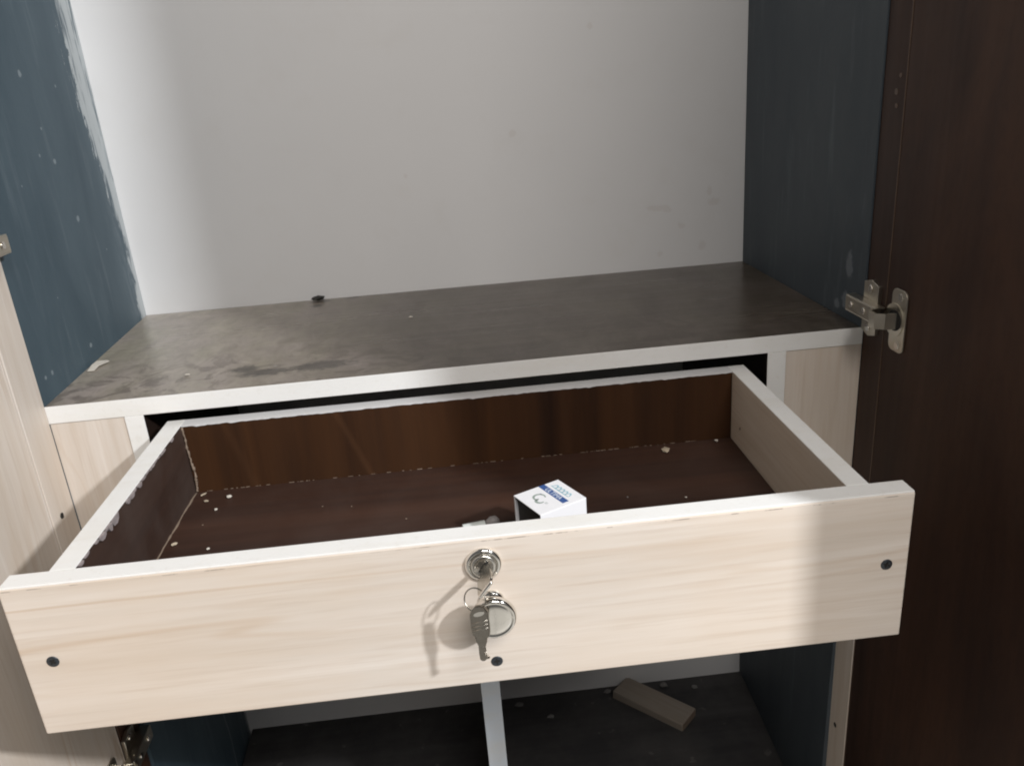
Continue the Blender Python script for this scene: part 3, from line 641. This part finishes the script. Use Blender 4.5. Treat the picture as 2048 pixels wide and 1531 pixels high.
# ------------------------------------------------------------------ crumbs, chips and the offcut
def crumb(name, label, cat, loc, size, mat, group, flat_=.45, rz=0.0, sub=1, sd=0):
    rnd = random.Random(sd); bm = bmesh.new(); bmesh.ops.create_icosphere(bm, subdivisions=sub, radius=1.0)
    for v in bm.verts:
        k = rnd.uniform(.60, 1.25); v.co = Vector((v.co.x*size[0]*k, v.co.y*size[1]*k, v.co.z*size[2]*rnd.uniform(.8, 1.1)))
    mz = min(v.co.z for v in bm.verts)
    for v in bm.verts: v.co.z -= mz
    o = link_mesh(name, bm, mat, None); o.location = loc; o.rotation_euler = (0, 0, rz); tag(o, label, cat, group); return o
GC = 'wood and plaster crumbs lying in the drawer'
zb = -.1087
lst = [(-.2567, -.0320, .0034, .0030, .0022, 'largest pale crumb, near the back left corner of the drawer', 'plasterbit'),
       (-.2643, -.0565, .0026, .0022, .0016, 'pale crumb in front of the largest one in the drawer\'s back left corner', 'plasterbit'),
       (-.2799, -.0353, .0040, .0024, .0014, 'flat tan flake left of the largest crumb in the drawer', 'crumb'),
       (-.2862, -.0190, .0046, .0018, .0012, 'tan splinter tucked into the drawer\'s back left corner', 'crumb'),
       (-.2880, -.1178, .0026, .0046, .0018, 'long tan chip against the drawer\'s left side, close to the front', 'crumb'),
       (-.2526, -.1320, .0020, .0022, .0012, 'small pale crumb just behind the drawer front at the left', 'plasterbit'),
       (.2045, -.0300, .0068, .0058, .0028, 'broad tan wood chip near the right end of the drawer\'s back panel', 'crumb'),
       (.2632, -.0190, .0028, .0028, .0026, 'white plaster crumb in the drawer\'s back right corner', 'plasterbit'),
       (.1434, -.1191, .0016, .0014, .0010, 'grey speck on the drawer bottom right of the carton', 'plugend'),
       (.1973, -.1310, .0018, .0014, .0010, 'grey-white speck close behind the drawer front, right of centre', 'plasterbit')]
for i, (x, y, a, b, c, lab, mm) in enumerate(lst):
    p = drw((x, y, zb + .0001)); crumb('crumb', lab, 'crumb', p, (a*.9, b*.85, c*.75), M[mm], GC, rz=i*1.3, sd=i)
for i, (x, y) in enumerate([(-.1552, -.0727), (-.1258, -.079), (-.2700, -.0850), (-.07, -.115)]):
    p = drw((x, y, zb + .0001)); crumb('dust_speck', 'tiny tan dust speck on the brown drawer bottom', 'speck', p, (.0010, .0008, .0005), M['glue'], 'tiny specks on the drawer bottom', sd=30 + i)
# paint chip on the shelf by the left wall
bm = bmesh.new(); loft(bm, [(-.004, -.017, .0006), (.003, -.017, .0002), (.0045, -.002, .0012), (.012, .012, .0008), (.008, .018, .0004), (-.002, .014, .0018), (-.0035, .0, .0022)], (0, 0, .0008))
bmesh.ops.recalc_face_normals(bm, faces=bm.faces); pc = link_mesh('paint_chip', bm, M['plasterbit']); pc.location = (-.4215, .126, .0006); pc.rotation_euler = (0, 0, .08)
tag(pc, 'curled white paint chip on the shelf against the blue left wall', 'paint chip')
crumb('plaster_crumb', 'small white plaster crumb on the dusty left part of the shelf', 'crumb', (-.300, .060, .0004), (.0035, .0018, .001), M['plasterbit'], None, sd=51)
crumb('plaster_crumb', 'white crumb on the middle of the shelf toward the back wall', 'crumb', (-.060, .205, .0004), (.0028, .002, .001), M['plasterbit'], None, sd=52)
crumb('dark_nick', 'dark flake stuck at the shelf\'s back edge against the white wall', 'nick', (-.192, .3415, .0004), (.011, .0035, .0035), M['carddark'], None, sd=53)  # added dark lump in place of a nick in the board
# raw wood offcut on the compartment floor
of = thing('wood_offcut', 'raw timber offcut lying on the dark floor under the drawer', 'wood offcut', (.2658, .277, -.7424), math.atan2(.2464 - .3417, .3250 - .2312))
bm = bmesh.new(); add_box(bm, (-.0670, -.0235, 0.0), (.0670, .0225, .0150), .0012)
rr_ = random.Random(4)
for v in bm.verts: v.co += Vector((rr_.uniform(-.0012, .0012), rr_.uniform(-.0006, .0006), 0 if v.co.z < .004 else rr_.uniform(-.0005, .0005)))
link_mesh('block', bm, M['offcut'], of)
bm = bmesh.new(); loft(bm, [(.0672, -.022, .0012), (.0672, .021, .0012), (.0672, .021, .0140), (.0672, -.022, .0140)], (.0010, 0, 0)); bmesh.ops.recalc_face_normals(bm, faces=bm.faces); link_mesh('sawn_end', bm, M['glue'], of)
for i, (x, y, s, lab) in enumerate([(.1961, .3229, .007, 'grey plaster lump on the floor beside the left end of the timber offcut'), (.2951, .320, .008, 'plaster lump on the floor behind the timber offcut, at the back wall'), (.3461, .3076, .006, 'small plaster lump on the floor right of the timber offcut'), (.0884, .2822, .006, 'plaster lump on the floor right of the centre partition'), (.04, .318, .009, 'plaster lump at the wall foot just right of the centre partition')]):
    crumb('plaster_lump', lab, 'plaster lump', (x, y, -.7424), (s*1.1, s*.8, s*.5), M['lump'], 'plaster lumps on the compartment floor', sd=60 + i)
